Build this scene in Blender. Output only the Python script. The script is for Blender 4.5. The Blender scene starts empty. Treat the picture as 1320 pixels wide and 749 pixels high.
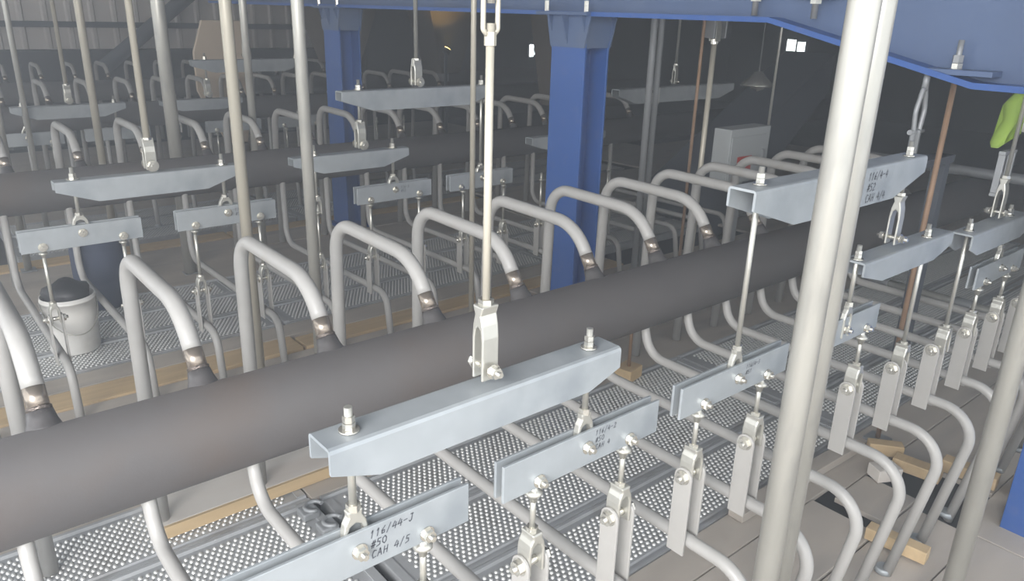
import bpy, math, random
from mathutils import Vector, Matrix
random.seed(7)
ZO = 0.70                       # the front header's axis stands this far above the deck; heights below are given from that axis
scene = bpy.context.scene
col = scene.collection

# ------------------------------------------------------------------ camera, light, exposure
def setup_camera():
    f, pitch, roll, yaw = 984.67, 0.348218, 0.0280278, 0.8681546
    fw = Vector((math.cos(yaw)*math.cos(pitch), math.sin(yaw)*math.cos(pitch), -math.sin(pitch)))
    rt = Vector((math.sin(yaw), -math.cos(yaw), 0.0))
    up = rt.cross(fw)
    r2 = math.cos(roll)*rt + math.sin(roll)*up
    u2 = -math.sin(roll)*rt + math.cos(roll)*up
    m = Matrix((r2, u2, -fw)).transposed().to_4x4()
    m.translation = Vector((0.0, -1.6463, 0.9384 + ZO))
    cam = bpy.data.cameras.new('camera')
    cam.sensor_fit = 'HORIZONTAL'; cam.sensor_width = 36.0
    cam.lens = f/1320.0*36.0
    cam.clip_start = 0.05; cam.clip_end = 200
    o = bpy.data.objects.new('camera', cam); col.objects.link(o)
    o.matrix_world = m
    scene.camera = o
setup_camera()

world = bpy.data.worlds.new('world'); scene.world = world; world.use_nodes = True
bg = world.node_tree.nodes['Background']
bg.inputs['Color'].default_value = (0.90, 0.95, 1.0, 1); bg.inputs['Strength'].default_value = 2.1

def area(name, loc, target, size, size_y, power, colour):
    l = bpy.data.lights.new(name, 'AREA'); l.shape = 'RECTANGLE'; l.size = size; l.size_y = size_y
    l.energy = power; l.color = colour
    o = bpy.data.objects.new(name, l); col.objects.link(o)
    o.location = loc
    o.rotation_euler = (Vector(target)-Vector(loc)).to_track_quat('-Z', 'Y').to_euler()
    return o
area('daylight_from_side_opening', (-2.2, -2.3, 2.3), (0.8, 0.2, 0.3), 2.2, 1.8, 340, (0.985, 0.985, 1.0))
scene.view_settings.view_transform = 'Standard'
scene.view_settings.look = 'None'
scene.view_settings.gamma = 1.0
scene.view_settings.use_curve_mapping = False
scene.view_settings.exposure = 0.0
scene.cycles.use_denoising = True

# ------------------------------------------------------------------ materials
def material(name, base, rough=0.5, metal=0.0, var=0.12, scale=18.0, tint=None, bump=0.0, bscale=60.0, stain=None, stain_scale=3.0, stain_lo=0.55, stain_hi=0.75, emit=None, stretch=None):
    m = bpy.data.materials.new(name); m.use_nodes = True
    nt = m.node_tree; N = nt.nodes; L = nt.links
    b = N['Principled BSDF']
    tc = N.new('ShaderNodeTexCoord')
    co = tc.outputs['Object']
    if stretch:
        mp = N.new('ShaderNodeMapping'); mp.inputs['Scale'].default_value = stretch
        L.new(co, mp.inputs['Vector']); co = mp.outputs['Vector']
    nz = N.new('ShaderNodeTexNoise'); nz.inputs['Scale'].default_value = scale; nz.inputs['Detail'].default_value = 5
    L.new(co, nz.inputs['Vector'])
    mx = N.new('ShaderNodeMix'); mx.data_type = 'RGBA'
    lo = [c*(1-var) for c in base]; hi = [min(1, c*(1+var)) for c in (tint or base)]
    mx.inputs[6].default_value = (*lo, 1); mx.inputs[7].default_value = (*hi, 1)
    L.new(nz.outputs['Fac'], mx.inputs['Factor'])
    out = mx.outputs[2]
    if stain:
        n2 = N.new('ShaderNodeTexNoise'); n2.inputs['Scale'].default_value = stain_scale; n2.inputs['Detail'].default_value = 6
        L.new(co, n2.inputs['Vector'])
        mr = N.new('ShaderNodeMapRange'); mr.inputs['From Min'].default_value = stain_lo; mr.inputs['From Max'].default_value = stain_hi
        L.new(n2.outputs['Fac'], mr.inputs['Value'])
        m2 = N.new('ShaderNodeMix'); m2.data_type = 'RGBA'
        L.new(mr.outputs['Result'], m2.inputs['Factor']); L.new(out, m2.inputs[6]); m2.inputs[7].default_value = (*stain, 1)
        out = m2.outputs[2]
    L.new(out, b.inputs['Base Color'])
    b.inputs['Roughness'].default_value = rough; b.inputs['Metallic'].default_value = metal
    if bump:
        n3 = N.new('ShaderNodeTexNoise'); n3.inputs['Scale'].default_value = bscale; n3.inputs['Detail'].default_value = 4
        L.new(co, n3.inputs['Vector'])
        bp = N.new('ShaderNodeBump'); bp.inputs['Strength'].default_value = bump; bp.inputs['Distance'].default_value = 0.01
        L.new(n3.outputs['Fac'], bp.inputs['Height']); L.new(bp.outputs['Normal'], b.inputs['Normal'])
    if emit:
        b.inputs['Emission Color'].default_value = (*emit[0], 1); b.inputs['Emission Strength'].default_value = emit[1]
    return m

M = dict(
    tube   = material('painted_tube', (.345, .337, .322), .42, 0, .08, 25, stain=(.29, .27, .24), stain_scale=4, stain_lo=.62, stain_hi=.8),
    bare   = material('bare_tube_end', (.42, .36, .30), .25, .8, .25, 60),
    weld   = material('weld_bead', (.20, .17, .15), .3, .8, .4, 120, bump=.6, bscale=150),
    nozzle = material('dark_nozzle', (.085, .08, .08), .38, .2, .3, 60),
    header = material('dark_header_steel', (.058, .055, .056), .75, .0, .10, 7, tint=(.064, .058, .056), stain=(.066, .054, .048), stain_scale=3, bump=.03, bscale=200),
    galv   = material('galvanised_steel', (.345, .37, .385), .48, .3, .16, 22, stain=(.26, .285, .305), stain_scale=9, stain_lo=.48, stain_hi=.72, bump=.02, bscale=120),
    galvd  = material('dull_galvanised_steel', (.30, .31, .32), .5, .4, .12, 25),
    strap  = material('painted_strap', (.385, .375, .355), .42, .15, .07, 25),
    bolt   = material('zinc_bolt', (.66, .64, .58), .25, .85, .15, 80),
    rod    = material('zinc_rod', (.55, .54, .49), .32, .7, .12, 60),
    pole   = material('scaffold_tube', (.45, .44, .40), .36, .45, .16, 14, stain=(.32, .315, .30), stain_scale=16, stretch=(1, 1, .25)),
    cream  = material('cream_pipe', (.43, .40, .33), .4, .2, .08, 20),
    rust   = material('rusty_rod', (.30, .19, .12), .6, .3, .25, 30),
    deck   = material('deck_plate', (.42, .43, .44), .45, .3, .15, 14, stain=(.30, .29, .28), stain_scale=4),
    nub    = material('deck_nubs', (.66, .66, .64), .30, .55, .15, 60),
    plywood= material('worn_plywood', (.38, .345, .305), .8, 0, .14, 6, tint=(.44, .39, .335), stain=(.25, .235, .225), stain_scale=2.2, bump=.06, bscale=90, stretch=(.35, 1.6, 1)),
    pale   = material('pale_board', (.62, .58, .53), .75, 0, .08, 5, stain=(.52, .45, .40), stain_scale=3, bump=.04, stretch=(.3, 2, 1)),
    wood   = material('raw_timber', (.46, .33, .18), .7, 0, .18, 8, tint=(.55, .41, .24), bump=.06, bscale=50, stretch=(.3, 4, 4)),
    blue   = material('blue_paint', (.026, .088, .30), .38, .05, .10, 5, stain=(.05, .10, .29), stain_scale=20),
    bluedull = material('dusty_blue_paint', (.075, .115, .215), .5, .05, .16, 4, stain=(.10, .13, .20), stain_scale=3),
    floor  = material('dark_subfloor', (.05, .048, .046), .85, 0, .2, 3),
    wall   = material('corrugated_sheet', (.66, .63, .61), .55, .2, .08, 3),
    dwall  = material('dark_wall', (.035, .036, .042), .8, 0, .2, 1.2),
    girt   = material('dark_girt', (.06, .068, .085), .7, .1, .1, 3),
    white  = material('white_plastic', (.66, .65, .62), .45, 0, .05, 8, stain=(.50, .48, .44), stain_scale=6),
    black  = material('black_rubber', (.02, .02, .023), .5, 0, .2, 10),
    navy   = material('navy_cloth', (.035, .045, .08), .8, 0, .2, 12),
    tan    = material('tan_fibreboard', (.60, .50, .39), .8, 0, .08, 6),
    brown  = material('brown_lagging', (.10, .08, .06), .85, 0, .2, 2, bump=.1, bscale=8),
    grey   = material('grey_box_paint', (.36, .38, .385), .5, .1, .06, 6),
    red    = material('red_label', (.42, .05, .04), .5, 0, .05, 6),
    hivis  = material('hivis_fabric', (.20, .30, .04), .75, 0, .15, 10),
    maroon = material('maroon_fabric', (.16, .04, .04), .8, 0, .15, 10),
    ink    = material('marker_ink', (.09, .095, .11), .6, 0, .1, 40),
    sky    = material('daylight_pane', (.9, .95, 1), .5, 0, .02, 3, emit=((.85, .95, 1.0), 5.0)),
    lens   = material('lamp_lens', (1, .8, .4), .4, 0, .02, 3, emit=((1.0, .72, .28), 6.0)),
    paper  = material('white_tag', (.55, .55, .53), .6, 0, .03, 8),
    sludge = material('dark_contents', (.03, .03, .032), .3, 0, .3, 8),
)

# ------------------------------------------------------------------ mesh builder
def basis(axis):
    a = Vector(axis).normalized()
    t = Vector((0, 0, 1)) if abs(a.z) < .9 else Vector((1, 0, 0))
    u = a.cross(t).normalized(); v = a.cross(u).normalized()
    return a, u, v

class MB:
    def __init__(s): s.v = []; s.f = []; s.sm = []
    def add(s, vs, fs, smooth=False):
        o = len(s.v); s.v += [tuple(x) for x in vs]
        for f in fs: s.f.append([i+o for i in f]); s.sm.append(smooth)
        return s
    def box(s, c, d, rz=0.0):
        cx, cy, cz = c; x, y, z = d[0]/2, d[1]/2, d[2]/2
        vs = []
        for sx, sy, sz in ((-1,-1,-1),(1,-1,-1),(1,1,-1),(-1,1,-1),(-1,-1,1),(1,-1,1),(1,1,1),(-1,1,1)):
            px, py = sx*x, sy*y
            vs.append((cx+px*math.cos(rz)-py*math.sin(rz), cy+px*math.sin(rz)+py*math.cos(rz), cz+sz*z))
        return s.add(vs, [(0,3,2,1),(4,5,6,7),(0,1,5,4),(1,2,6,5),(2,3,7,6),(3,0,4,7)])
    def cyl(s, p0, p1, r0, r1=None, n=16, smooth=True, caps=True):
        p0 = Vector(p0); p1 = Vector(p1); r1 = r0 if r1 is None else r1
        a, u, v = basis(p1-p0)
        vs = [p0+u*r0*math.cos(2*math.pi*i/n)+v*r0*math.sin(2*math.pi*i/n) for i in range(n)]
        vs += [p1+u*r1*math.cos(2*math.pi*i/n)+v*r1*math.sin(2*math.pi*i/n) for i in range(n)]
        s.add(vs, [(i, (i+1) % n, n+(i+1) % n, n+i) for i in range(n)], smooth)
        if caps:
            o = len(s.v)-2*n
            s.f.append([o+i for i in range(n-1, -1, -1)]); s.sm.append(False)
            s.f.append([o+n+i for i in range(n)]); s.sm.append(False)
        return s
    def tube(s, path, r, n=14):
        P = [Vector(p) for p in path]; K = len(P)
        rs = r if isinstance(r, (list, tuple)) else [r]*K
        T = [(P[min(i+1, K-1)]-P[max(i-1, 0)]).normalized() for i in range(K)]
        a, u, v = basis(T[0]); vs = []
        for i in range(K):
            if i:
                q = T[i-1].rotation_difference(T[i]); u = q @ u; v = q @ v
            vs += [P[i]+u*rs[i]*math.cos(2*math.pi*k/n)+v*rs[i]*math.sin(2*math.pi*k/n) for k in range(n)]
        fs = [(i*n+k, i*n+(k+1) % n, (i+1)*n+(k+1) % n, (i+1)*n+k) for i in range(K-1) for k in range(n)]
        s.add(vs, fs, True)
        o = len(s.v)-K*n
        s.f.append([o+k for k in range(n-1, -1, -1)]); s.sm.append(False)
        s.f.append([o+(K-1)*n+k for k in range(n)]); s.sm.append(False)
        return s
    def prism(s, poly, o, u, v, w, t):
        o = Vector(o); u = Vector(u); v = Vector(v); w = Vector(w).normalized()
        n = len(poly)
        A = [o+u*a+v*b-w*t/2 for a, b in poly]; B = [o+u*a+v*b+w*t/2 for a, b in poly]
        s.add(A+B, [list(range(n-1, -1, -1)), list(range(n, 2*n))]+[(i, (i+1) % n, n+(i+1) % n, n+i) for i in range(n)])
        return s
    def loft(s, rings, smooth=False, caps=True):
        n = len(rings[0]); vs = [p for r in rings for p in r]
        s.add(vs, [(i*n+k, i*n+(k+1) % n, (i+1)*n+(k+1) % n, (i+1)*n+k) for i in range(len(rings)-1) for k in range(n)], smooth)
        if caps:
            o = len(s.v)-len(vs)
            s.f.append([o+k for k in range(n-1, -1, -1)]); s.sm.append(False)
            s.f.append([o+(len(rings)-1)*n+k for k in range(n)]); s.sm.append(False)
        return s
    def lathe(s, prof, c=(0, 0, 0), n=24, smooth=True):
        rings = [[(c[0]+r*math.cos(2*math.pi*k/n), c[1]+r*math.sin(2*math.pi*k/n), c[2]+z) for k in range(n)] for r, z in prof]
        return s.loft(rings, smooth)
    def mesh(s, name, mat):
        me = bpy.data.meshes.new(name); me.from_pydata(s.v, [], s.f)
        me.polygons.foreach_set('use_smooth', s.sm)
        me.materials.append(M[mat]); me.update()
        return me
    def build(s, name, mat, parent=None, loc=(0, 0, 0), bevel=0.0, rot=None):
        return link(name, s.mesh(name, mat), parent, loc, bevel, rot)

def link(name, me, parent=None, loc=(0, 0, 0), bevel=0.0, rot=None):
    o = bpy.data.objects.new(name, me); col.objects.link(o)
    o.location = loc
    if rot: o.rotation_euler = rot
    if parent: o.parent = parent
    if bevel:
        b = o.modifiers.new('bevel', 'BEVEL'); b.width = bevel; b.segments = 3 if bevel > .002 else 2; b.limit_method = 'ANGLE'; b.angle_limit = math.radians(40)
    return o
def tag(o, label=None, cat=None, group=None, kind=None):
    if label: o['label'] = label
    if cat: o['category'] = cat
    if group: o['group'] = group
    if kind: o['kind'] = kind
    return o
def thing(name, label, cat, loc, group=None, rz=0.0):
    o = bpy.data.objects.new(name, None); col.objects.link(o)
    o.empty_display_size = .05
    o.location = (loc[0], loc[1], loc[2]+ZO); o.rotation_euler = (0, 0, rz)
    return tag(o, label, cat, group)
def single(mb, name, mat, label, cat, loc, group=None, bevel=0.0, rot=None):
    return tag(mb.build(name, mat, None, (loc[0], loc[1], loc[2]+ZO), bevel, rot), label, cat, group)
def child(name, me, parent, bevel=0.0, loc=(0, 0, 0)):
    return link(name, me, parent, loc, bevel)
ORD = ['first', 'second', 'third', 'fourth', 'fifth', 'sixth', 'seventh', 'eighth', 'ninth', 'tenth', 'eleventh', 'twelfth', 'thirteenth', 'fourteenth', 'fifteenth', 'sixteenth', 'seventeenth', 'eighteenth', 'nineteenth', 'twentieth']

def fillet(pts, rad, seg=8):
    """round the corners of a polyline; rad lists one radius for each inner point"""
    P = [Vector(p) for p in pts]; out = [P[0]]
    for i in range(1, len(P)-1):
        a = (P[i-1]-P[i]).normalized(); b = (P[i+1]-P[i]).normalized()
        ang = a.angle(b); r = rad[i-1]
        t = r/math.tan(ang/2)
        c = P[i]+(a+b).normalized()*(r/math.sin(ang/2))
        s0 = P[i]+a*t-c; s1 = P[i]+b*t-c
        tot = s0.angle(s1)
        for k in range(seg+1):
            f = k/seg
            out.append(c+(s0*math.sin((1-f)*tot)+s1*math.sin(f*tot))/math.sin(tot))
    out.append(P[-1]); return out

# ------------------------------------------------------------------ the setting
FX0, FX1, FY0, FY1 = -3.2, 15.0, -3.6, 10.4
floor = tag(MB().box(((FX0+FX1)/2, (FY0+FY1)/2, -.13), (FX1-FX0, FY1-FY0, .06)).build('floor', 'floor'), kind='structure')

DL, DW = 1.98, .316
def deck_meshes(length):
    b = MB()
    y = DW/2; t = .05
    prof = [(-y, -t), (-y, .004), (-y+.012, .004), (-y+.016, -.006), (-y+.03, -.006), (-y+.034, 0), (y-.034, 0), (y-.03, -.006), (y-.016, -.006), (y-.012, .004), (y, .004), (y, -t)]
    b.loft([[(sx*length/2, a, c) for a, c in prof] for sx in (-1, 1)])
    for sx in (-1, 1):
        b.box((sx*(length/2-.016), 0, .0015), (.03, DW-.075, .006))
    n = MB(); px, py = .0225, .0180
    nx = int((length-.12)/px); ny = 13
    ring = 6
    for i in range(nx):
        for j in range(ny):
            x = -(nx-1)*px/2+i*px+(px/2 if j % 2 else 0)-px/4; yy = -(ny-1)*py/2+j*py
            r, h = .0082, .0075
            vs = [(x+r*math.cos(math.tau*k/ring), yy+r*math.sin(math.tau*k/ring), -.0005) for k in range(ring)]
            vs += [(x+.66*r*math.cos(math.tau*k/ring), yy+.66*r*math.sin(math.tau*k/ring), h*.72) for k in range(ring)]
            vs += [(x, yy, h)]
            fs = [(k, (k+1) % ring, ring+(k+1) % ring, ring+k) for k in range(ring)]+[(ring+k, ring+(k+1) % ring, 2*ring) for k in range(ring)]
            n.add(vs, fs, True)
    return b.mesh('steel_plank', 'deck'), n.mesh('raised_nubs', 'nub')
deck_a = deck_meshes(DL)
def deck(xc, yc):
    d = link('steel_plank', deck_a[0], floor, (xc, yc, 0))
    n = link('raised_nubs', deck_a[1], d); n['kind'] = 'stuff'
    return d
for yc in (.38, .06, -.26):
    for xc in (1.97, 3.97, 5.97): deck(xc, yc)
for yc in (.70, .38, .06, -.26): deck(-.045, yc)
for yc in (2.26, 2.58, 2.90):
    for xc in (.55, 2.55, 4.55, 6.55): deck(xc, yc)
for yc in (4.36, 4.68, 5.0):
    for xc in (1.6, 3.6, 5.6): deck(xc, yc)
# plywood sheets laid as flooring
def sheet(x0, x1, y0, y1, z=0.0, mat='plywood', t=.02, name='plywood_sheet'):
    return MB().box((0, 0, -t/2), (x1-x0-.006, y1-y0-.006, t)).build(name, mat, floor, ((x0+x1)/2, (y0+y1)/2, z), .002)
for (x0, x1, y0, y1, z) in [(-2.6, .1, -.58, -.42, .001), (.1, 2.55, -.56, -.42, .003), (2.55, 5.0, -.60, -.42, -.001),
        (-.6, .95, -.82, -.56, -.004), (.95, 2.38, -.80, -.56, .004), (2.46, 2.70, -.80, -.60, 0),
        (-.6, 1.2, -1.5, -.82, .0), (1.2, 2.64, -1.02, -.80, -.004), (2.64, 3.2, -1.6, -.96, .002), (1.2, 2.64, -1.7, -1.02, .002), (2.96, 5.2, -.96, -.60, -.003),
        (3.2, 5.6, -1.9, -.96, 0), (-1.2, 1.2, -2.9, -1.5, -.003), (1.2, 3.2, -2.9, -1.7, -.003),
        (.95, 2.2, .54, 1.10, .004), (2.2, 4.4, .54, 1.15, .0), (4.4, 6.8, .54, 1.2, -.004), (-.9, .95, .86, 1.35, -.004), (.95, 3.0, 1.10, 1.74, -.002), (-.9, .95, 1.35, 1.75, .001), (3.0, 5.4, 1.15, 1.74, .004), (5.4, 7.8, 1.2, 2.1, 0),
        (-.6, 1.8, 3.07, 3.52, .002), (1.8, 4.2, 3.07, 3.60, -.002), (4.2, 6.6, 3.07, 3.6, .003), (-.4, 2.0, 3.52, 3.92, -.003), (2.0, 4.4, 3.60, 3.92, .002), (4.4, 6.8, 3.6, 4.15, 0),
        (-.4, 2.4, 5.2, 6.6, -.004), (2.4, 5.2, 5.2, 6.6, 0), (5.2, 8, 5.2, 6.6, .002), (0, 3.5, 6.6, 8.6, 0), (3.5, 7, 6.6, 8.6, .003), (6.8, 10, 2.1, 5.2, 0), (5.6, 9, -2, .5, -.004), (6.8, 10, .5, 2.1, .002)]:
    sheet(x0, x1, y0, y1, z)
# timber strips let into the deck
for (x0, x1, y0, y1) in [(-.9, 1.5, 1.755, 1.93), (1.51, 3.9, 1.75, 1.90), (-.2, 1.95, 3.93, 4.10), (1.96, 4.3, 3.93, 4.08), (-.9, 1.7, 1.935, 2.09), (1.71, 3.9, 1.905, 2.09)]:
    sheet(x0, x1, y0, y1, .006, 'wood' if y0 not in (1.935, 1.905) else 'plywood', .04, 'timber_strip')

def wall_back():
    b = MB(); y = 10.0; pts = []; x = -2.0
    while x < 15.0:                                   # trapezoidal sheet profile
        pts += [(x, 0), (x+.19, 0), (x+.21, -.04), (x+.25, -.04)]; x += .27
    vs = []; n = len(pts)
    for (px, py) in pts: vs.append((px, y+py, -.1))
    for (px, py) in pts: vs.append((px, y+py, 3.6))
    b.add(vs, [(i, i+1, n+i+1, n+i) for i in range(n-1)])
    o = tag(b.build('wall_back', 'wall'), kind='structure')
    for z in (ZO+.655, ZO+1.9):
        MB().box((6.5, y-.10, z), (17, .10, .07)).build('wall_girt', 'girt', o)
    return o
wall_back()
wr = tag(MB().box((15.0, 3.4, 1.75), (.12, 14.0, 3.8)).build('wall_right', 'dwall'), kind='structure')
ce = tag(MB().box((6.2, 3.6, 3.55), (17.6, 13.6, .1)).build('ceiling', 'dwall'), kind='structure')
wf = tag(MB().box((9.9, -3.5, 1.75), (10.2, .12, 3.8)).build('wall_light_block', 'dwall'), kind='structure')  # unseen wall, added to keep sky light off the right side
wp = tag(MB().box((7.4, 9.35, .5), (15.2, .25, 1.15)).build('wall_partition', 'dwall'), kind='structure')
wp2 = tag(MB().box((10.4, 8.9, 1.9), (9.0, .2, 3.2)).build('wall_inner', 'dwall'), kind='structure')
for nme, x, z, w, h, fx in (('window_1', 7.25, ZO+.34, .20, .20, 0),):
    w1 = tag(MB().box((0, 0, 0), (w+.05, .04, h+.05)).build(nme, 'girt', None, (x+1.9, 8.78, z)), kind='structure')
    MB().box((-.055, -.025, 0), (w*.42, .02, h)).build('pane', 'sky', w1); MB().box((.055, -.025, .01), (w*.36, .02, h*.8)).build('pane', 'sky', w1)

for nme, y, z, w, h in (('window_2', 7.2, ZO+.43, .46, .32), ('window_3', 7.15, ZO-.33, .22, .16)):
    w1 = tag(MB().box((0, 0, 0), (.04, w+.06, h+.06)).build(nme, 'girt', None, (14.92, y, z)), kind='structure')
    MB().box((-.025, w*.25, h*.1), (.02, w*.42, h*.75)).build('pane', 'sky', w1); MB().box((-.025, -w*.24, -h*.05), (.02, w*.36, h*.8)).build('pane', 'sky', w1)

# ------------------------------------------------------------------ blue steel frame
BX0, BX1 = 2.76, 2.93
def blue_column(yc, label, top, cap):
    r = thing('blue_column', label, 'column', (0, yc, -.7), 'blue frame columns')
    xm = (BX0+BX1)/2; h = top+.7
    MB().box((BX0+.006, 0, h/2), (.012, .24, h)).build('flange', 'blue', r, bevel=.002)
    MB().box((BX1-.006, 0, h/2), (.012, .24, h)).build('flange', 'blue', r, bevel=.002)
    MB().box((xm, 0, h/2), (BX1-BX0-.024, .009, h)).build('web', 'blue', r)
    if cap:
        MB().box((xm, 0, .012), (.26, .28, .024)).build('base_plate', 'blue', r, bevel=.003)
        MB().box((xm, .02, h-.008), (.26, .36, .016)).build('cap_plate', 'bluedull', r, bevel=.002)
        hh = .15; z0 = h-.016-hh
        for x in (BX0-.004, BX1+.004):                # flared gusset on each flange face
            MB().prism([(-.12, 0), (.12, 0), (.155, hh), (-.155, hh)], (x, 0, z0), (0, 1, 0), (0, 0, 1), (1, 0, 0), .010).build('gusset', 'bluedull', r)
            MB().prism([(0, 0), (0, hh), (-.05 if x < xm else .05, hh)], (x, 0, z0), (1, 0, 0), (0, 0, 1), (0, 1, 0), .010).build('stiffener', 'bluedull', r)
        for sy in (-1, 1):
            MB().prism([(-.07, 0), (.07, 0), (.12, hh), (-.12, hh)], (xm, sy*.116, z0), (1, 0, 0), (0, 0, 1), (0, 1, 0), .010).build('gusset', 'bluedull', r)
            for sx in (-1, 1):
                MB().cyl((xm+sx*.09, .02+sy*.14, h), (xm+sx*.09, .02+sy*.14, h+.05), .012, n=6, smooth=False).build('bolt', 'bolt', r)
    return r
ztop = .953
blue_column(1.235, 'blue steel column with flared cap in the middle of the picture', ztop, True)
blue_column(3.745, 'blue steel column at left, farther back than the middle one', ztop, True)
blue_column(-1.17, 'blue steel column foot at the lower right edge', .735, False)
def blue_beam():
    r = thing('blue_beam', 'long blue steel beam with deepened haunch across the top', 'beam', (0, 0, 0))
    prof = [(6.2, .955), (.12, .930), (-.65, .748), (-1.6, .742)]
    t = .020; xw = 2.845; TOP = 1.32
    lo = MB(); rings = []
    for y, z in prof: rings.append([(2.745, y, z), (2.945, y, z), (2.945, y, z+t), (2.745, y, z+t)])
    lo.loft(rings).build('bottom_flange', 'blue', r)
    w = MB(); rings = []
    for y, z in prof: rings.append([(xw-.006, y, z+t), (xw+.006, y, z+t), (xw+.006, y, TOP), (xw-.006, y, TOP)])
    w.loft(rings).build('web', 'bluedull', r)
    MB().box((xw, 2.3, TOP+.01), (.2, 7.8, .02)).build('top_flange', 'blue', r)
    p = [(-.09, -.055), (.09, -.055), (.09, .055), (-.09, .055)]
    n = Vector((0, -.77, -.182)).normalized(); up = Vector((0, -n.z, n.y))*-1
    MB().box((2.795, -.60, .795), (.085, .20, .018)).build('seat_plate', 'bluedull', r, bevel=.002)
    return r
blue_beam()

# ------------------------------------------------------------------ headers and their tubes
R_H = .1095
ROW_WORD = ['front', 'second', 'third', 'rearmost']
ROW_Y = [0.0, 2.92, 5.84, 8.1]
def header(row, x0, x1, label):
    b = MB(); b.cyl((x0, 0, 0), (x1, 0, 0), R_H, n=48)
    r = thing('header_pipe', label, 'pipe', (0, ROW_Y[row], 0), 'dark horizontal headers')
    b.build('barrel', 'header', r)
    for xe, s in ((x0, -1), (x1, 1)):
        MB().loft([[(xe+s*dx, rr*math.cos(math.tau*k/24), rr*math.sin(math.tau*k/24)) for k in range(24)] for dx, rr in ((0, R_H), (.035, R_H*.93), (.06, R_H*.7), (.072, R_H*.35))], True).build('end_cap', 'header', r)
header(0, -1.2, 7.6, 'large dark brown header pipe running diagonally across the foreground')
header(1, -.9, 8.6, 'dark header pipe of the second row, behind the foreground one')
header(2, -.5, 8.6, 'dark header pipe of the third row, at upper left')
header(3, -.5, 8.6, 'dim header pipe of the rearmost row below the corrugated wall')

def riser_meshes(leg_y):
    ang = math.radians(57); d = Vector((0, math.cos(ang), math.sin(ang)))
    top = .258
    c2 = Vector((0, top/math.tan(ang), top))
    s_end = d*.198
    path = fillet([(0, leg_y+.02, -.694), (0, leg_y-.005, top+.006), c2, s_end], [.105, .17], 10)
    t = MB().tube(path, .02225, 16).mesh('tube', 'tube')
    e = MB().tube([d*.198, d*.150], .0226, 16).mesh('bare_end', 'bare')
    w = MB()
    for q, rr in ((.150, .0255), (.137, .027)):
        w.tube([d*(q+.006), d*(q+.003), d*(q-.003), d*(q-.006)], [rr-.004, rr, rr, rr-.004], 16)
    w = w.mesh('weld_bead', 'weld')
    nz = MB().tube([d*.145, d*.125, d*.108, d*.095], [.0262, .030, .036, .043], 18).mesh('nozzle', 'nozzle')
    return t, e, w, nz
riser = riser_meshes(.655)
def risers(row, x0, dx, n):
    for k in range(n):
        r = thing('riser_tube', 'grey arched riser tube, %s from the left along the %s header' % (ORD[k], ROW_WORD[row]), 'pipe', (x0+dx*k, ROW_Y[row], 0), 'arched risers of the %s header' % ROW_WORD[row])
        t = child('tube', riser[0], r); child('bare_end', riser[1], t)
        nz = child('nozzle', riser[3], r); child('weld_bead', riser[2], nz)
risers(0, .162, .3305, 13)
risers(1, .51, .3385, 15)
risers(2, .56, .333, 15)
risers(3, .9, .333, 14)

# lower tubes: down out of the header, level towards the camera, then down through the deck
low1 = MB().tube(fillet([(0, -.045, -.075), (0, -.080, -.187), (0, -.997, -.187), (0, -.913, -.715)], [.085, .095], 10), .0158, 14).mesh('tube', 'tube')
low2 = MB().tube(fillet([(0, -.05, -.08), (0, -.058, -.475), (0, -1.27, -.462), (0, -1.31, -.70)], [.10, .08], 8), .0175, 12).mesh('tube', 'tube')
collar = MB().cyl((0, 0, 0), (0, 0, .018), .026, .024, 16).mesh('floor_collar', 'galv')
S1, S2 = .2365, .2965
LX1 = [.0795+S1*k for k in range(15)]
for k, x in enumerate(LX1):
    r = thing('lower_tube', 'thin grey lower tube, %s from the left under the front header' % ORD[k], 'pipe', (x, 0, 0), 'lower tubes of the front header')
    child('tube', low1, r); child('floor_collar', collar, r, loc=(0, -.905, -.70))
LX2 = [.1465+S2*k for k in range(17)]
for k, x in enumerate(LX2):
    r = thing('lower_tube', 'thin grey lower tube, %s from the left under the second header' % ORD[k], 'pipe', (x, ROW_Y[1], 0), 'lower tubes of the second header')
    child('tube', low2, r); child('floor_collar', collar, r, loc=(0, -1.31, -.70))
for k in range(14):
    r = thing('lower_tube', 'thin grey lower tube, %s from the left under the third header' % ORD[k], 'pipe', (.4165+S2*k, ROW_Y[2], 0), 'lower tubes of the third header')
    child('tube', low2, r); child('floor_collar', collar, r, loc=(0, -1.31, -.70))

# ------------------------------------------------------------------ hanger hardware
def yoke_mesh(a, h, w, t, axis, mat='galv', name='clevis'):
    """forged clevis: pin at the origin, opening downwards, legs apart along axis, rod neck on top at height h"""
    n = .013
    poly = [(-a, -.018), (-a, h*.50), (-a*.86, h*.70), (-a*.55, h*.86), (-n, h), (n, h), (a*.55, h*.86), (a*.86, h*.70), (a, h*.50), (a, -.018),
            (a-t, -.018), (a-t, h*.46), (a*.45, h*.62), (0, h*.68), (-a*.45, h*.62), (-(a-t), h*.46), (-(a-t), -.018)]
    u = (1, 0, 0) if axis == 'x' else (0, 1, 0); v = (0, 1, 0) if axis == 'x' else (1, 0, 0)
    return MB().prism(poly, (0, 0, 0), u, (0, 0, 1), v, w).mesh(name, mat)
def pin_mesh(half, axis, r=.008):
    d = Vector((1, 0, 0)) if axis == 'x' else Vector((0, 1, 0))
    b = MB().cyl(-d*half, d*half, r, n=12)
    for s in (-1, 1):
        b.cyl(d*s*half, d*s*(half+.002), r*2.1, n=16)
        b.cyl(d*s*(half+.002), d*s*(half+.012), r*1.7, n=6, smooth=False)
    b.cyl(-d*(half+.020), d*(half+.020), r*.8, n=10)
    return b.mesh('pin_bolt', 'bolt')
def thread(b, p0, p1, r):
    p0 = Vector(p0); p1 = Vector(p1); b.cyl(p0, p1, r, n=12)

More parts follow.
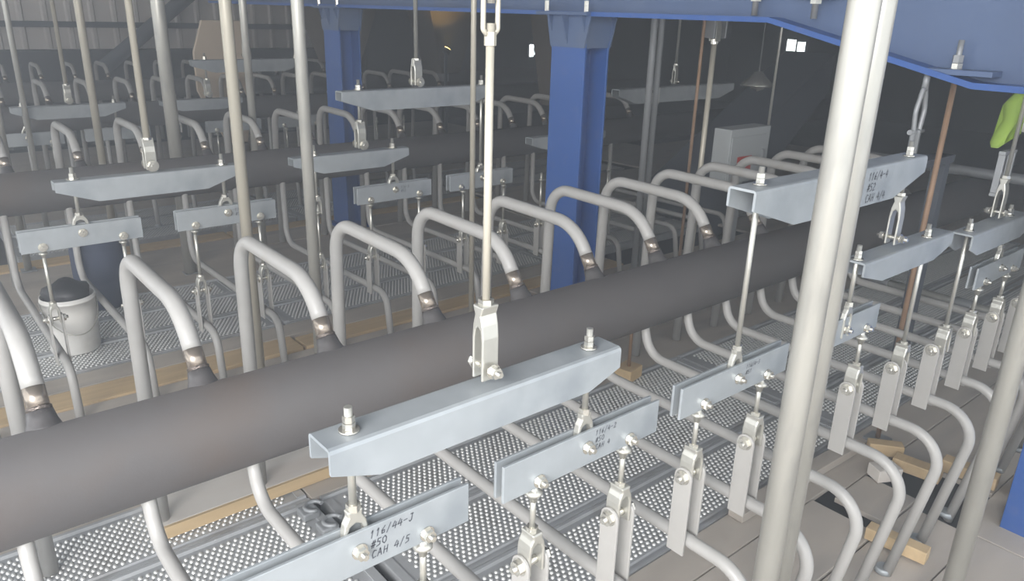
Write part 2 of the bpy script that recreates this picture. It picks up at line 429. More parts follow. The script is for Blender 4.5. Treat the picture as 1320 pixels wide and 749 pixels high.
ST_W, ST_T = .046, .006
def strap_mesh(h):
    n = 8; y = ST_W/2
    poly = [(-y, 0), (y, 0)]+[(y*math.cos(math.pi*k/n), h-y+y*math.sin(math.pi*k/n)) for k in range(n+1)]
    return MB().prism(poly, (0, 0, 0), (0, 1, 0), (0, 0, 1), (1, 0, 0), ST_T).mesh('strap_plate', 'strap')
strap = strap_mesh(.222)
pin_strap = pin_mesh(.026, 'x', .0085)
yoke_s = yoke_mesh(.0195, .070, .036, .007, 'x', 'rod')
yoke_eq = yoke_mesh(.0205, .072, .014, .0075, 'x', 'rod')
yoke_eq2 = yoke_mesh(.030, .075, .020, .011, 'x', 'rod')
yoke_long = yoke_mesh(.0185, .112, .026, .006, 'y', 'rod')
hang = {}
def strap_hanger(x, y, zt, label, group):
    """pair of flat straps gripping a tube at height zt; pin at zt+.165"""
    r = thing('strap_hanger', label, 'pipe hanger', (x, y, zt-.030), group)
    for s in (-1, 1): child('strap_plate', strap, r, .0012, (s*.0235, 0, 0))
    child('pin_bolt', pin_strap, r, loc=(0, 0, .200))
    return zt-.030+.200
def strap_rod(x, y, zp, ztop_, label, group, r_=.0056):
    """rod from the strap clevis (pin at zp) up to an eye head bolted between the balance plates at ztop_"""
    r = thing('clevis_rod', label, 'rod', (x, y, zp), group)
    child('clevis', yoke_s, r, .005)
    L = ztop_-zp
    key = ('sr', round(L, 3), r_)
    if key not in hang:
        hang[key] = MB().cyl((0, 0, .066), (0, 0, L-.03), r_, n=12).mesh('rod', 'rod')
        b = MB(); b.lathe([(.0065, L-.05), (.010, L-.036), (.0165, L-.033), (.0165, L-.028), (.011, L-.025), (.0068, L-.018), (.0068, L+.012)], n=16)
        hang[key+('h',)] = b.mesh('eye_head', 'rod')
    rd = child('rod', hang[key], r); child('eye_head', hang[key+('h',)], rd)
    n = hang.setdefault('nut_s', MB().cyl((0, 0, .068), (0, 0, .078), .0115, n=6, smooth=False).mesh('lock_nut', 'bolt'))
    child('lock_nut', n, rd)
def balance_plates(xc, y, ztop_, hgt, length, holes, label, group, gap=.0148, t=.006, br=.0062):
    r = thing('balance_plates', label, 'hanger beam', (xc, y, ztop_-hgt), group)
    for s in (-1, 1):
        MB().box((0, s*(gap/2+t/2), hgt/2), (length, t, hgt)).build('side_plate', 'galv', r, bevel=.0012)
    pm = hang.setdefault(('pm', gap), pin_mesh(gap/2+t, 'y', br))
    for hx, hz in holes: child('bolt', pm, r, loc=(hx, 0, hz))
    return r
def drop_rod(x, y, z_ch, zp, label, group, r_=.0060, ext=.038, kind='eq', q=.6):
    """rod nutted through a channel top at z_ch, down to a clevis whose pin is at zp"""
    r = thing('clevis_rod', label, 'rod', (x, y, zp), group)
    H = z_ch-zp
    me = {'eq': yoke_eq if q < 1 else yoke_eq2, 's': yoke_s, 'long': hang.setdefault(('yoke_m', .8 if q < 1 else 1.25), yoke_mesh(.0178*(.8 if q < 1 else 1.25), .112, .036*(.8 if q < 1 else 1.25), .0065*(.8 if q < 1 else 1.25), 'y', 'rod'))}[kind]
    top = {'eq': .073, 's': .07, 'long': .112}[kind]
    child('clevis', me, r, .003)
    r0 = r; r = MB().cyl((0, 0, top-.005), (0, 0, H+ext), r_, n=12).build('rod', 'rod', r)
    MB().cyl((0, 0, top-.004), (0, 0, top+.008), .0145*(q+.15), n=6, smooth=False).build('lock_nut', 'bolt', r)
    MB().cyl((0, 0, H+.0005), (0, 0, H+.0035), .025*q, n=20).build('washer', 'bolt', r)
    MB().cyl((0, 0, H+.004), (0, 0, H+.014), .0155*q, n=6, smooth=False).build('nut', 'bolt', r)
    MB().cyl((0, 0, H+.0148), (0, 0, H+.0245), .0148*q, n=6, smooth=False).build('nut', 'bolt', r)
    r = r0
    if kind == 'long': child('pin_bolt', hang.setdefault(('pin_m', .7 if q < 1 else 1.25), pin_mesh(.0275*(.7 if q < 1 else 1.25), 'y', .0095*(.7 if q < 1 else 1.25))), r)
    return r
def channel_beam(x0, x1, y, ztop_, d_mid, d_end, chamf, w, lug_x, label, group, t=.0055, q=.7):
    r = thing('channel_beam', label, 'hanger beam', ((x0+x1)/2, y, ztop_-d_mid), group)
    L = x1-x0; rings = []; q = .007
    for xx, d in ((-L/2, d_end), (-L/2+chamf, d_mid), (L/2-chamf, d_mid), (L/2, d_end)):
        T = d_mid
        rings.append([(xx, -w/2, T-d), (xx, -w/2, T-q), (xx, -w/2+.3*q, T-.3*q), (xx, -w/2+q, T), (xx, w/2-q, T), (xx, w/2-.3*q, T-.3*q), (xx, w/2, T-q), (xx, w/2, T-d), (xx, w/2-t, T-d), (xx, w/2-t, T-t), (xx, -w/2+t, T-t), (xx, -w/2+t, T-d)])
    MB().loft(rings).build('channel', 'galv', r)
    if lug_x is not None:
        lx = lug_x-(x0+x1)/2
        n = 10; a = .030*q
        poly = [(-.038*q, 0), (.038*q, 0)]+[(a*math.cos(math.pi*k/n), .030+a*math.sin(math.pi*k/n)) for k in range(n+1)]
        for s in (-1, 1):
            MB().prism(poly, (lx, s*.0245*q, d_mid), (1, 0, 0), (0, 0, 1), (0, 1, 0), .008*q).build('lug_plate', 'galv', r, bevel=.001)
    return r
def main_rod(x, y, ztop_ch, label, r_, group, top=2.78, mat='cream', kind='long', turn=None, q=.7):
    """suspension rod from the roof steel to a clevis pinned in a channel's lugs"""
    zp = ztop_ch+.030
    r = thing('suspension_rod', label, 'rod', (x, y, zp), group)
    me = hang.setdefault(('yoke_m', q), yoke_mesh(.0195*q, .106, .046*q, .0070*q, 'y', 'rod'))
    child('clevis', me, r, .003); child('pin_bolt', hang.setdefault(('pin_m', q), pin_mesh(.0290*q, 'y', .0085*q)), r)
    if turn is None:
        MB().cyl((0, 0, .104), (0, 0, top-zp), r_, n=14).build('rod', mat, r)
    else:
        a, b = turn[0]-zp, turn[1]-zp
        MB().cyl((0, 0, .104), (0, 0, a+.02), r_, n=14).build('rod', mat, r)
        MB().cyl((0, 0, a+.045), (0, 0, top-zp), r_*.9, n=14).build('rod', 'rod', r)
        tb = MB()
        tb.cyl((0, 0, a-.009), (0, 0, a+.009), .0085, n=8, smooth=False)
        for s in (-1, 1): tb.tube(fillet([(s*.005, 0, a+.004), (s*.0125, 0, a+.012), (s*.0125, 0, b-.012), (s*.005, 0, b)], [.005, .005], 4), .0036, 8)
        tb.cyl((0, 0, b-.009), (0, 0, b+.009), .0085, n=8, smooth=False)
        tb.build('turnbuckle', 'cream', r)
    MB().cyl((0, 0, .105), (0, 0, .115), .0175*q, n=6, smooth=False).build('lock_nut', 'bolt', r)
    return r

# handwriting strokes ------------------------------------------------
GL = {'0': [[(.5,0),(.1,.3),(.1,.8),(.5,1),(.8,.7),(.8,.25),(.5,0)]], '1': [[(.3,.75),(.55,1),(.45,0)]], '2': [[(.1,.8),(.45,1),(.8,.75),(.1,0),(.85,.05)]],
      '3': [[(.1,.95),(.7,.95),(.35,.55),(.75,.3),(.4,0),(.05,.1)]], '4': [[(.45,1),(.05,.35),(.85,.4)],[(.7,.8),(.6,0)]], '5': [[(.8,1),(.25,1),(.2,.6),(.65,.55),(.7,.15),(.1,0)]],
      '6': [[(.7,1),(.2,.5),(.25,.05),(.7,.1),(.65,.45),(.2,.35)]], '8': [[(.5,.5),(.15,.8),(.5,1),(.75,.75),(.2,.25),(.5,0),(.8,.2),(.5,.5)]], '9': [[(.7,.7),(.3,.5),(.2,.85),(.65,1),(.7,.6),(.5,0)]],
      '/': [[(.1,-.1),(.7,1.1)]], '-': [[(.1,.5),(.75,.55)]], '#': [[(.3,0),(.45,1)],[(.6,0),(.75,1)],[(.1,.35),(.9,.35)],[(.15,.7),(.95,.7)]],
      'C': [[(.8,.9),(.35,1),(.1,.5),(.3,0),(.8,.1)]], 'A': [[(.05,0),(.45,1),(.8,0)],[(.2,.4),(.7,.4)]], 'H': [[(.15,0),(.2,1)],[(.75,0),(.8,1)],[(.15,.5),(.8,.5)]], 'J': [[(.3,1),(.85,1)],[(.65,1),(.6,.15),(.3,0),(.1,.2)]], ' ': []}
def writing(parent, lines, x, y, z, h, mat='ink'):
    """marker strokes on a face turned towards -Y"""
    b = MB(); w = h*.075
    for li, txt in enumerate(lines):
        cx = x+li*h*.1
        for ch in txt:
            for st in GL.get(ch, []):
                P = [(cx+(a+.22*c)*h*.72, z-li*h*1.45+c*h) for a, c in st]
                for (x0, z0), (x1, z1) in zip(P, P[1:]):
                    dx, dz = x1-x0, z1-z0; l = math.hypot(dx, dz); nx, nz = -dz/l*w, dx/l*w; ex, ez = dx/l*w*.5, dz/l*w*.5
                    b.box(((x0+x1)/2, y, (z0+z1)/2), (0, 0, 0)) if False else b.add(
                        [(x0-ex+nx, y, z0-ez+nz), (x0-ex-nx, y, z0-ez-nz), (x1+ex-nx, y, z1+ez-nz), (x1+ex+nx, y, z1+ez+nz)], [(0, 1, 2, 3)])
            cx += h*.78
    return b.build('marker_writing', mat, parent)

# ---- front row
YB = -.79
def yb(x): return YB-.02*max(0, min(2, (x-1.85)/.35))
G1 = 'strap hangers on the front lower tubes'; G2 = 'short clevis rods above the front strap hangers'
eq_top, eq_h = .222, .072
for k in range(2, 14):
    x = LX1[k]; y = yb(x)
    zp = strap_hanger(x, y, -.187, 'pair of flat galvanised straps on the %s front lower tube from the left' % ORD[k], G1)
    if k in (2, 3, 4, 5, 6, 7, 8, 11, 12):
        strap_rod(x, y, zp, eq_top-.058, 'short clevis rod above the straps of the %s front lower tube' % ORD[k], G2)
eqs = [((LX1[1]+LX1[2])/2, 'first', True), ((LX1[3]+LX1[4])/2, 'second', True), ((LX1[5]+LX1[6])/2, 'third', False), ((LX1[7]+LX1[8])/2, 'fourth', False), ((LX1[11]+LX1[12])/2, 'fifth', False)]
texts = {'first': (['116/44-J', '#50', 'CAH 4/5'], .016, .0125, .064), 'second': (['116/4-2', '#50', 'CAH 4'], .018, .0105, .066), 'third': (['116/4-3', '#51'], .025, .010, .064)}
strap_rod(LX1[1], YB, -.017, eq_top-.058, 'short clevis rod at the left end of the lowest balance plates', G2)
strap_hanger(LX1[1], YB, -.187, 'pair of flat galvanised straps at the very bottom left', G1)
for xc, w, tx in eqs:
    r = balance_plates(xc, yb(xc), eq_top, eq_h, .40 if w != 'fourth' else .36, [(-.118, .014), (.118, .014), (0, .038)], 'double galvanised balance plates, %s from the left in the front row' % w, 'front row balance plates')
    if w in texts:
        ls, x, h, z = texts[w]; writing(r, ls, x, -.0138, z-h, h)
YF = -.0335
ch = channel_beam(.388, .958, YB, .384, .066, .040, .075, .064, .674, 'large galvanised channel beam lowest in the foreground', 'front row channel beams')
drop_rod(eqs[0][0], YB, .384, .184, 'clevis rod through the left end of the lowest foreground channel', 'clevis rods under the front channels')
drop_rod(eqs[1][0], YB, .384, .184, 'clevis rod through the right end of the lowest foreground channel', 'clevis rods under the front channels')
main_rod(.674, YB, .384, 'cream suspension rod with turnbuckle above the lowest foreground channel', .0060, 'suspension rods', turn=(.905, 1.13))
c2 = channel_beam(1.32, 2.09, YB, .622, .092, .042, .16, .066, 1.70, 'galvanised channel beam right of centre, partly behind the front pole', 'front row channel beams')
writing(c2, ['116/4-4', '#52', 'CAH 4/4'], .075, -.0336, .060, .018)
drop_rod(eqs[2][0], YB, .622, .184, 'long clevis rod from the left end of the channel behind the front pole', 'clevis rods under the front channels')
main_rod(1.70, YB, .622, 'suspension rod hidden mostly by the thick front pole', .0062, 'suspension rods', mat='rod')
channel_beam(1.835, 2.36, -.80, .378, .066, .036, .11, .064, 2.03, 'short galvanised channel beam hung below the right channel end', 'front row channel beams')
drop_rod(2.03, -.80, .622, .408, 'long forged clevis joining the upper right channel to the shorter one', 'clevis rods under the front channels', kind='long')
drop_rod(eqs[3][0], -.80, .378, .184, 'clevis rod through the left end of the short right channel', 'clevis rods under the front channels')
drop_rod(LX1[9]+.02, yb(LX1[9]), .378, -.017, 'long clevis rod through the right end of the short right channel', 'clevis rods under the front channels', kind='s')
channel_beam(2.425, 2.90, -.83, .362, .070, .045, .06, .068, 2.68, 'galvanised channel beam at the right edge with open end facing left', 'front row channel beams')
drop_rod(LX1[10]+.03, -.83, .362, -.017, 'long clevis rod under the channel beam at the right edge', 'clevis rods under the front channels', kind='s')
drop_rod(eqs[4][0], -.83, .362, .184, 'clevis rod onto the balance plates at the right edge', 'clevis rods under the front channels')
main_rod(2.68, -.83, .362, 'suspension rod at the right edge beside the green cloth', .0062, 'suspension rods', mat='rod')

# ---- second row and third row
def back_row(dy, dx, word, zoff, full=True):
    Y = dy
    g = 'hangers of the %s row' % word
    eqz, eqh = .087+zoff, .088
    xs = {'first': .5915, 'second': 1.1845, 'third': 2.066, 'fourth': 2.64}
    tubes = [.443, .7395, 1.036, 1.3325, 1.629, 1.9255, 2.222, 2.5185, 2.815, 3.1115, 3.408, 3.7045]
    for k, x in enumerate(tubes):
        zp = strap_hanger(x+dx, Y, -.464, 'pair of straps gripping the %s hung tube of the %s row' % (ORD[k], word), 'strap hangers of the %s row' % word)
        strap_rod(x+dx, Y, zp, eqz-.07, 'thin clevis rod above the %s pair of straps in the %s row' % (ORD[k], word), 'clevis rods of the %s row' % word, .007)
    for w, xc in xs.items():
        r = balance_plates(xc+dx, Y, eqz, eqh, .45, [(-.148, .018), (.148, .018), (0, .055)], 'double balance plates, %s from the left in the %s row' % (w, word), 'balance plates of the %s row' % word, gap=.026, t=.008, br=.0085)
        if full and w in ('second', 'third'):
            writing(r, ['116-5', '#53'], .03, -.0215, .058, .014)
    channel_beam(.519+dx, 1.256+dx, Y, .269+zoff, .092, .040, .15, .066, .888+dx, 'galvanised channel beam, leftmost one of the %s row' % word, 'channel beams of the %s row' % word, q=1.25)
    channel_beam(1.51+dx, 2.145+dx, Y, .269+zoff, .085, .040, .15, .066, 1.883+dx, 'galvanised channel beam, lower middle one of the %s row' % word, 'channel beams of the %s row' % word, q=1.25)
    channel_beam(1.775+dx, 2.70+dx, Y, .565+zoff, .098, .045, .17, .068, 2.22+dx, 'long galvanised channel beam, upper one of the %s row' % word, 'channel beams of the %s row' % word, q=1.25)
    gr = 'clevis rods under the %s row channels' % word
    z1 = eqz-eqh+.055
    for nm, x, zc, zp, kd in (('leftmost channel, left end', .5915, .269, z1, 'eq'), ('leftmost channel, right end', 1.1845, .269, z1, 'eq'), ('lower middle channel, right end', 2.066, .269, z1, 'eq'), ('upper channel, right end', 2.64, .565, z1, 'eq')):
        drop_rod(x+dx, Y, zc+zoff, zp, 'clevis rod of the %s row below its %s' % (word, nm), gr, .0078, .05, kd, 1.0)
    drop_rod(1.629+dx, Y, .269+zoff, .0, 'clevis rod of the %s row below its lower middle channel, left end' % word, gr, .0078, .05, 's', 1.0)
    drop_rod(1.883+dx, Y, .565+zoff, .303+zoff, 'long clevis of the %s row below its upper channel, left end' % word, gr, .0078, .05, 'long', 1.0)
    main_rod(.888+dx, Y, .269+zoff, 'pale suspension rod above the leftmost channel of the %s row' % word, .014, 'suspension rods', mat='cream', q=1.25)
    main_rod(2.22+dx, Y, .565+zoff, 'suspension rod above the upper channel of the %s row' % word, .011, 'suspension rods', mat='rod', q=1.25)
back_row(1.78, 0, 'second', 0.0)
back_row(4.72, .27, 'third', -.035, False)
# farther channels of the second row
channel_beam(3.0, 3.62, 1.78, .25, .085, .04, .14, .066, 3.3, 'dim channel beam of the second row left of the middle column', 'channel beams of the second row')
main_rod(3.3, 1.78, .25, 'thin suspension rod left of the blue middle column', .009, 'suspension rods', mat='rod')
far = channel_beam(3.72, 4.95, 1.78, .50, .098, .045, .17, .068, 4.3, 'long dim channel beam of the second row right of the middle column', 'channel beams of the second row')
main_rod(4.3, 1.78, .50, 'dim suspension rod right of the blue middle column', .009, 'suspension rods', mat='rod')
MB().box((-.28, -.037, .045), (.11, .004, .11)).build('white_tag', 'paper', far)
MB().cyl((-.30, -.039, .075), (-.30, -.0405, .075), .010, n=12).build('tag_hole', 'black', far)

# ------------------------------------------------------------------ poles and pipes standing in the hall
def pole(x, y, r, label, mat='pole', z0=-.70, z1=2.78, name='scaffold_pole', group='scaffold poles', coupler=None):
    o = thing(name, label, 'pole', (x, y, z0), group)
    MB().cyl((0, 0, .008), (0, 0, z1-z0), r, n=24).build('tube', mat, o)
    MB().box((0, 0, .004), (.085, .085, .008)).build('base_plate', 'galvd', o)
    if coupler is not None:
        c = MB(); cz = coupler-z0
        c.cyl((0, 0, cz-.026), (0, 0, cz+.026), r+.009, n=18); c.box((r+.022, 0, cz), (.035, .05, .045)); c.cyl((r+.03, -.04, cz), (r+.03, .04, cz), .008, n=8)
        c.build('coupler', 'galvd', o, bevel=.003)
    return o
pole(1.175, -1.049, .02415, 'thick bright scaffold pole standing closest to the camera')
p2 = pole(1.425, -.955, .02415, 'scaffold pole close behind the nearest bright pole')
pole(1.975, -1.156, .02415, 'scaffold pole at the lower right beside the blue column foot')
pole(1.17, 1.512, .02415, 'cream scaffold pole ending behind an arched riser, left of centre', mat='cream')
pole(1.344, 1.242, .02415, 'grey scaffold pole right of the cream one, left of centre')
pole(1.43, 3.04-.02+.25, .038, 'thick grey pipe standing behind the second row at left', mat='pole', name='standing_pipe')
pole(1.166, 3.99, .02415, 'thin pole at upper left behind the second header', mat='cream')
pole(1.96, 3.35, .02415, 'grey pole behind the second header near the tan board', mat='pole')
pole(.62, 3.9, .022, 'dim pole at the far left edge')
pole(.86, 4.6, .018, 'slim dim pole second from the far left edge')
pole(2.258, 1.348, .0135, 'slim cream pipe just left of the turnbuckle rod', mat='cream', name='standing_pipe')
pole(3.62, 1.42, .021, 'dull grey standing pipe right of the blue middle column', mat='galvd', name='standing_pipe')
pole(3.78, 1.50, .018, 'darker standing pipe paired with the dull grey one', mat='galvd', name='standing_pipe')
pole(3.0, -.50, .010, 'rusty slender rod standing right of the front pole', mat='rust', name='rusty_rod', z1=.90)
pole(3.55, 1.02, .009, 'copper coloured slim rod right of the middle column', mat='rust', name='rusty_rod')
pole(4.35, 1.05, .008, 'thin straight rod hanging over the far risers', mat='rod', name='slim_rod')
pole(5.15, .95, .028, 'grey pipe with coupler right of the grey box', mat='pole', coupler=.19, name='standing_pipe')

# rod with big clevis beside the copper rod
o = thing('suspension_rod', 'rod with large clevis beside the copper coloured rod', 'rod', (3.63, 1.0, .78), 'suspension rods')
child('clevis', hang[('yoke_m', 1.25)], o, .003, (0, 0, .06))
MB().cyl((0, 0, .05), (0, 0, -1.45), .015, n=14).build('rod', 'cream', o)
MB().cyl((0, 0, .03), (0, 0, .055), .022, n=10, smooth=False).build('lock_nut', 'bolt', o)
MB().cyl((0, 0, .17), (0, 0, 2.0), .02, n=14).build('upper_rod', 'rod', o)
for s in (-1, 1): MB().box((s*.05, 0, .12), (.012, .07, .12)).build('side_plate', 'galvd', o, bevel=.004)

# bolts hanging in front of the beam web
for (y, zb, w) in ((.21, .955, 'left'), (-.045, .948, 'right')):
    o = thing('beam_bolt', 'brass coloured stud and nut before the blue beam web, %s one' % w, 'bolt', (2.785, y, zb), 'studs before the beam web')
    MB().cyl((0, 0, 0), (0, 0, .36), .012, n=12).build('stud', 'rod', o)
    MB().cyl((0, 0, .052), (0, 0, .078), .022, n=6, smooth=False).build('nut', 'rod', o)
    if w == 'right': MB().box((0, 0, .082), (.08, .16, .008)).build('plate', 'galv', o)
o = thing('beam_bolt', 'stud with bright nut standing on the blue beam haunch', 'bolt', (2.79, -.575, .800), 'studs before the beam web')
MB().cyl((0, 0, 0), (0, 0, .095), .009, n=12).build('stud', 'galvd', o)
MB().cyl((0, 0, .004), (0, 0, .022), .018, n=6, smooth=False).build('nut', 'bolt', o)
MB().cyl((0, 0, .024), (0, 0, .048), .017, n=6, smooth=False).build('lock_nut', 'galvd', o)
o = thing('hanging_clevis', 'long looped clevis hanging under the blue beam haunch', 'clevis', (2.79, -.49, .50), 'clevis rods under the beam')
lp = fillet([(-.022, 0, 0), (-.022, 0, .10), (-.034, 0, .16), (-.01, 0, .235), (.01, 0, .235), (.034, 0, .16), (.022, 0, .10), (.022, 0, 0)], [.05, .05, .012, .012, .05, .05], 4)
MB().tube(lp, .0085, 8).build('loop', 'galvd', o)
MB().cyl((0, 0, .23), (0, 0, .285), .011, n=12).build('rod', 'galvd', o)
MB().cyl((-.05, 0, .09), (.05, 0, .09), .009, n=10).build('pin_bolt', 'galvd', o)
MB().box((0, 0, .05), (.008, .03, .09)).build('lug_plate', 'galvd', o)

# dim bracket and pipe behind the right end of the front hangers
o = thing('steel_bracket', 'dull steel bracket post behind the right channel end', 'bracket', (3.25, -.42, -.70))
MB().box((0, 0, .58), (.05, .05, 1.16)).build('post', 'girt', o, bevel=.003)
MB().box((-.10, 0, 1.145), (.26, .07, .03)).build('arm', 'girt', o, bevel=.003)
single(MB().tube([(0, -1.1, 0), (0, 1.0, 0)], .03, 16), 'cross_pipe', 'galvd', 'dull horizontal pipe in the dark at the right edge', 'pipe', (4.9, -.1, .14))
o = thing('ledger_pipe', 'galvanised ledger pipe with couplers lying on the far right decks', 'pipe', (4.95, .1, -.66))
MB().cyl((0, -1.4, 0), (0, .9, 0), .024, n=16).build('tube', 'pole', o)
for y in (.33, -.18, -.55):
    MB().cyl((0, y-.05, 0), (0, y+.05, 0), .032, n=14).build('coupler', 'galvd', o, bevel=.003)

# ------------------------------------------------------------------ loose things
def bucket():
    o = thing('bucket', 'white plastic bucket standing on the deck at left', 'bucket', (.592, 2.42, -.695))
    MB().lathe([(.108, 0), (.111, .006), (.118, .20), (.119, .262), (.124, .262), (.124, .272), (.122, .272), (.121, .285), (.117, .285), (.114, .20), (.104, .012), (.0, .012)], n=32).build('shell', 'white', o)
    MB().lathe([(0, .17), (.110, .17), (.110, .176), (0, .176)], n=24).build('contents', 'sludge', o)
    pts = [(.124*math.cos(t), .02-.06*math.sin(t), .255-.13*math.sin(t)) for t in [math.pi*k/16 for k in range(17)]]
    MB().tube([(x, y-.13*math.sin(math.pi*i/16), z) for i, (x, y, z) in enumerate(pts)], .003, 8).build('handle', 'rod', o)
bucket()
bag = MB()
bag.lathe([(.0, .18), (.085, .185), (.098, .25), (.104, .30), (.094, .325), (.060, .335), (.025, .365), (.0, .36)], n=20)
bag.v = [(x*(1+.10*math.sin(5*math.atan2(y, x)+z*20)), y*(1+.10*math.sin(4*math.atan2(y, x)+z*25)), z) for x, y, z in bag.v]
single(bag, 'rubbish_bag', 'black', 'black bag stuffed into the white bucket', 'bag', (.592, 2.42, -.695))
o = thing('dark_drum', 'dark navy drum standing behind the white bucket', 'drum', (.86, 3.0, -.695))
MB().lathe([(.13, 0), (.135, .01), (.138, .15), (.134, .16), (.138, .17), (.138, .33), (.134, .34), (.138, .35), (.135, .44), (.128, .45), (.12, .44), (.0, .44)], n=28).build('shell', 'navy', o)
MB().cyl((.05, -.02, .44), (.05, -.02, .452), .03, n=16).build('bung', 'black', o)

def board(x0, x1, y0, y1, t, mat, label, rz=0.0, z=-.70, edge=None):
    cx, cy = (x0+x1)/2, (y0+y1)/2
    o = thing('timber_board', label, 'board', (cx, cy, z+.006), 'loose boards on the deck', rz)
    MB().box((0, 0, t/2), (x1-x0, y1-y0, t)).build('board', mat, o, bevel=.002)
    if edge:
        MB().box((0, -(y1-y0)/2-.006, t/2), (x1-x0, .012, t*.96)).build('edge_strip', edge, o)
    return o
board(.47, 1.16, .63, .93, .045, 'pale', 'pale worn board under the foreground header at lower left', edge='wood')
board(2.05, 2.86, -.50, -.44, .035, 'plywood', 'narrow greenish brown batten beside the rusty rod', rz=-.03)
def block(x, y, s, rz, mat, label, z=-.70):
    return single(MB().box((0, 0, s[2]/2), s), 'wood_block', mat, label, 'wood block', (x, y, z+.006), 'wood offcuts on the deck', .003, (0, 0, rz))
block(2.90, -.575, (.13, .05, .05), -.9, 'wood', 'small wood offcut at the foot of the rusty rod')
block(2.73, -.655, (.10, .07, .05), -.5, 'pale', 'short brown offcut under the bend of a front tube')
block(2.86, -.72, (.06, .17, .045), .15, 'wood', 'tan offcut at the edge of the dark deck opening')
block(2.99, -.86, (.06, .19, .05), .1, 'wood', 'bright offcut on the far side of the dark deck opening')
block(2.345, -.88, (.05, .19, .045), .12, 'wood', 'bright yellow offcut between the front tube feet')
block(2.58, .52, (.11, .09, .06), .2, 'wood', 'small wood block under the foreground header right of centre')
block(3.05, -1.02, (.10, .06, .07), .3, 'wood', 'wood offcut wedged beside the blue column foot')
# post on the wood block
single(MB().cyl((0, 0, 0), (0, 0, .40), .008, n=10), 'short_rod', 'rust', 'short rusty rod on the block under the foreground header', 'rod', (2.58, .52, -.634))

# deck end hooks and pavers at the lower left
for k, (x, y) in enumerate(((.90, .46), (.915, .35))):
    o = thing('deck_hook', 'dark cast hook at the deck end, %s one at lower left' % ('rear' if k == 0 else 'front'), 'hook', (x, y, -.697), 'deck end hooks')
    MB().box((0, 0, .014), (.06, .06, .028)).build('block', 'galvd', o, bevel=.006)
    MB().tube([(.03*math.cos(t)+.02, .028*math.sin(t), .03) for t in [math.pi*1.5*i/12 for i in range(13)]], .008, 8).build('claw', 'galvd', o)

# grey box with red label
o = thing('grey_box', 'grey electrical box with red label beyond the far risers', 'box', (4.02, .95, .02))
MB().box((.0, .06, .16), (.40, .12, .32)).build('case', 'grey', o, bevel=.004)
door = MB().box((-.02, -.003, .14), (.34, .006, .27)).build('door', 'grey', o, bevel=.002)
MB().box((-.05, -.008, .115), (.14, .004, .085)).build('red_label', 'red', door)
MB().box((.13, -.012, .16), (.02, .016, .05)).build('latch', 'galvd', door)
MB().box((0, .06, -.36), (.05, .05, .72)).build('stand', 'galvd', o)
# sloping dark duct behind it
single(MB().prism([(0, -.5), (2.0, .62), (2.0, .30), (.5, -.9)], (0, 0, 0), (1, 0, 0), (0, 0, 1), (0, 1, 0), .5), 'sloping_duct', 'girt', 'dark sloping duct rising to the right behind the grey box', 'duct', (4.9, 2.3, .05))

# tan board standing behind the third header
single(MB().prism([(-.02, .79), (.38, .79), (.46, .48), (.46, .10), (.34, -.45), (.12, -.45), (-.13, .10), (-.13, .48)], (0, 0, 0), (1, 0, 0), (0, 0, 1), (0, 1, 0), .05), 'tan_panel', 'tan', 'tan board with clipped corners standing behind the third header', 'panel', (2.82, 6.62, 0), bevel=.004)
single(MB().box((0, 0, .12), (.2, .2, .24)), 'support_crate', 'brown', 'low dark crate under the tan board', 'crate', (3.05, 6.62, -.694), bevel=.004)

# brown lagged hoppers in the gloom
def hopper(x, y, w, z0, z1, tw, label, d=.7):
    o = thing('lagged_hopper', label, 'hopper', (x, y, z0), 'brown hoppers at the back')
    h = z1-z0
    b = MB(); b.loft([[(-tw/2, -d*.3, 0), (tw/2, -d*.3, 0), (tw/2, d*.3, 0), (-tw/2, d*.3, 0)], [(-w/2, -d/2, h*.55), (w/2, -d/2, h*.55), (w/2, d/2, h*.55), (-w/2, d/2, h*.55)], [(-w/2, -d/2, h), (w/2, -d/2, h), (w/2, d/2, h), (-w/2, d/2, h)]])
    b.build('cone', 'brown', o, bevel=.01)
    MB().cyl((0, 0, -.12), (0, 0, .01), tw*.3, n=16).build('outlet', 'galvd', o)
    MB().box((0, 0, (-.7-z0)/2-.06), (.08, .08, max(.05, z0+.7-.12))).build('leg', 'girt', o)
hopper(4.7, 7.35, 1.2, .30, 2.6, .35, 'brown lagged hopper between the left blue column and the lamp')
hopper(6.25, 7.35, 1.1, .15, 2.6, .3, 'brown lagged hopper lit by the yellow lamp')
hopper(5.55, 4.2, .55, .05, 2.6, .22, 'tan brown hopper just left of the blue middle column')
def lamp():
    o = thing('work_lamp', 'small yellow work lamp glowing on a brown hopper', 'lamp', (5.78, 6.60, .44))
    MB().cyl((0, 0, 0), (.03, 0, .05), .05, .055, n=16).build('housing', 'black', o)
    MB().cyl((.031, 0, .052), (.034, 0, .056), .045, n=16).build('lens', 'lens', o)
    MB().box((0, 0, -.55), (.03, .03, 1.08)).build('stand', 'girt', o)
    l = bpy.data.lights.new('lamp_bulb', 'SPOT'); l.energy = 40; l.color = (1.0, .72, .25); l.spot_size = math.radians(70); l.spot_blend = .8; l.shadow_soft_size = .03
    lo = bpy.data.objects.new('lamp_bulb', l); col.objects.link(lo); lo.parent = o; lo.location = (.05, .02, .07)
    lo.rotation_euler = Vector((.25, .35, .6)).to_track_quat('-Z', 'Y').to_euler()
lamp()
o = thing('pendant_lamp', 'small metal pendant lamp hanging in the dark at upper right', 'lamp', (5.33, 1.80, .47))
MB().lathe([(.0, .10), (.03, .10), (.06, .06), (.13, .0), (.128, -.008), (.05, .04), (.0, .05)], n=24).build('shade', 'bolt', o)
MB().lathe([(0, -.05), (.05, -.03), (.06, 0), (.05, .04), (0, .045)], n=20).build('globe', 'bolt', o)
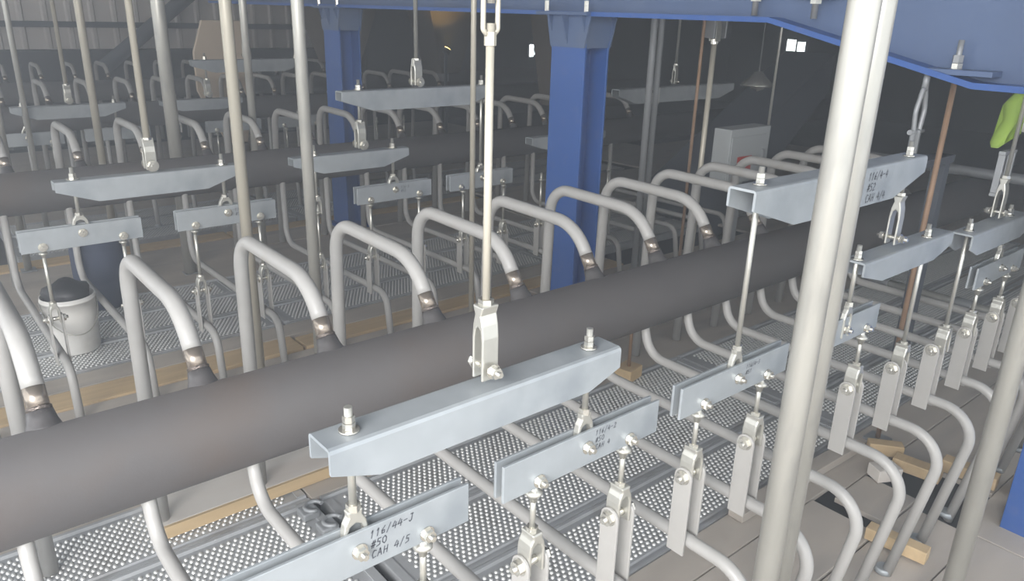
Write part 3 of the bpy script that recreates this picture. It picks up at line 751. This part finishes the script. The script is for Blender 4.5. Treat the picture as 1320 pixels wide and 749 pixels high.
MB().cyl((0, 0, .09), (0, 0, 2.28), .006, n=8).build('cord', 'galvd', o)

# green and white cloth at the right edge
def cloth():
    o = thing('hivis_cloth', 'crumpled green hi-vis cloth with white and dark red bands at right edge', 'cloth', (2.77, -.79, .65))
    def leaf(pts, mat, nm, off):
        b = MB(); n = len(pts)
        rings = []
        for d, s in ((-.02, .82), (-.008, 1), (.008, 1), (.02, .82)):
            cx = sum(p[0] for p in pts)/n; cz = sum(p[1] for p in pts)/n
            rings.append([(cx+(x-cx)*s, d+off+.012*math.sin(i*2.1), cz+(z-cz)*s) for i, (x, z) in enumerate(pts)])
        b.loft(rings, True).build(nm, mat, o)
    leaf([(-.13, -.06), (-.08, -.065), (-.02, -.03), (.02, .0), (.03, .06), (.02, .10), (-.01, .11), (-.05, .07), (-.09, .02), (-.11, -.03)], 'hivis', 'green_panel', 0)
    leaf([(.015, -.02), (.05, .0), (.05, .08), (.03, .10), (.015, .05)], 'white', 'white_band', -.022)
    leaf([(.045, -.03), (.14, -.02), (.15, .10), (.05, .10)], 'maroon', 'dark_red_panel', .005)
cloth()
o = thing('steel_yoke', 'dull steel yoke frame hanging under the green cloth', 'bracket', (2.74, -.80, .47))
for s in (-1, 1): MB().box((s*.04, 0, .03), (.012, .02, .13)).build('side_bar', 'galvd', o, bevel=.002)
MB().box((0, 0, .10), (.10, .02, .012)).build('top_bar', 'galvd', o, bevel=.002)
MB().box((0, 0, -.03), (.10, .02, .012)).build('bottom_bar', 'galvd', o, bevel=.002)

# diagonal brace before the corrugated wall
single(MB().tube([(-.9, 0, -.45), (1.6, 0, 1.5)], .09, 12), 'diagonal_brace', 'girt', 'dark diagonal brace before the corrugated wall', 'brace', (3.3, 9.1, .62))

# ------------------------------------------------------------------ haze volume, added to imitate a lens veil
def haze():
    m = bpy.data.materials.new('added_veil_haze'); m.use_nodes = True
    nt = m.node_tree; nt.nodes.clear()
    out = nt.nodes.new('ShaderNodeOutputMaterial'); v = nt.nodes.new('ShaderNodeVolumeScatter')
    v.inputs['Color'].default_value = (.86, .92, 1, 1); v.inputs['Density'].default_value = HAZE; v.inputs['Anisotropy'].default_value = .35
    nt.links.new(v.outputs[0], out.inputs['Volume'])
    me = MB().box((6.0, 3.3, 1.7), (18.9, 14.6, 4.4)).mesh('added_veil_haze', 'wall'); me.materials.clear(); me.materials.append(m)
    o = link('added_veil_haze', me); tag(o, 'thin haze added through the whole hall to imitate a lens veil', 'haze', kind='stuff')
HAZE = .052
haze()
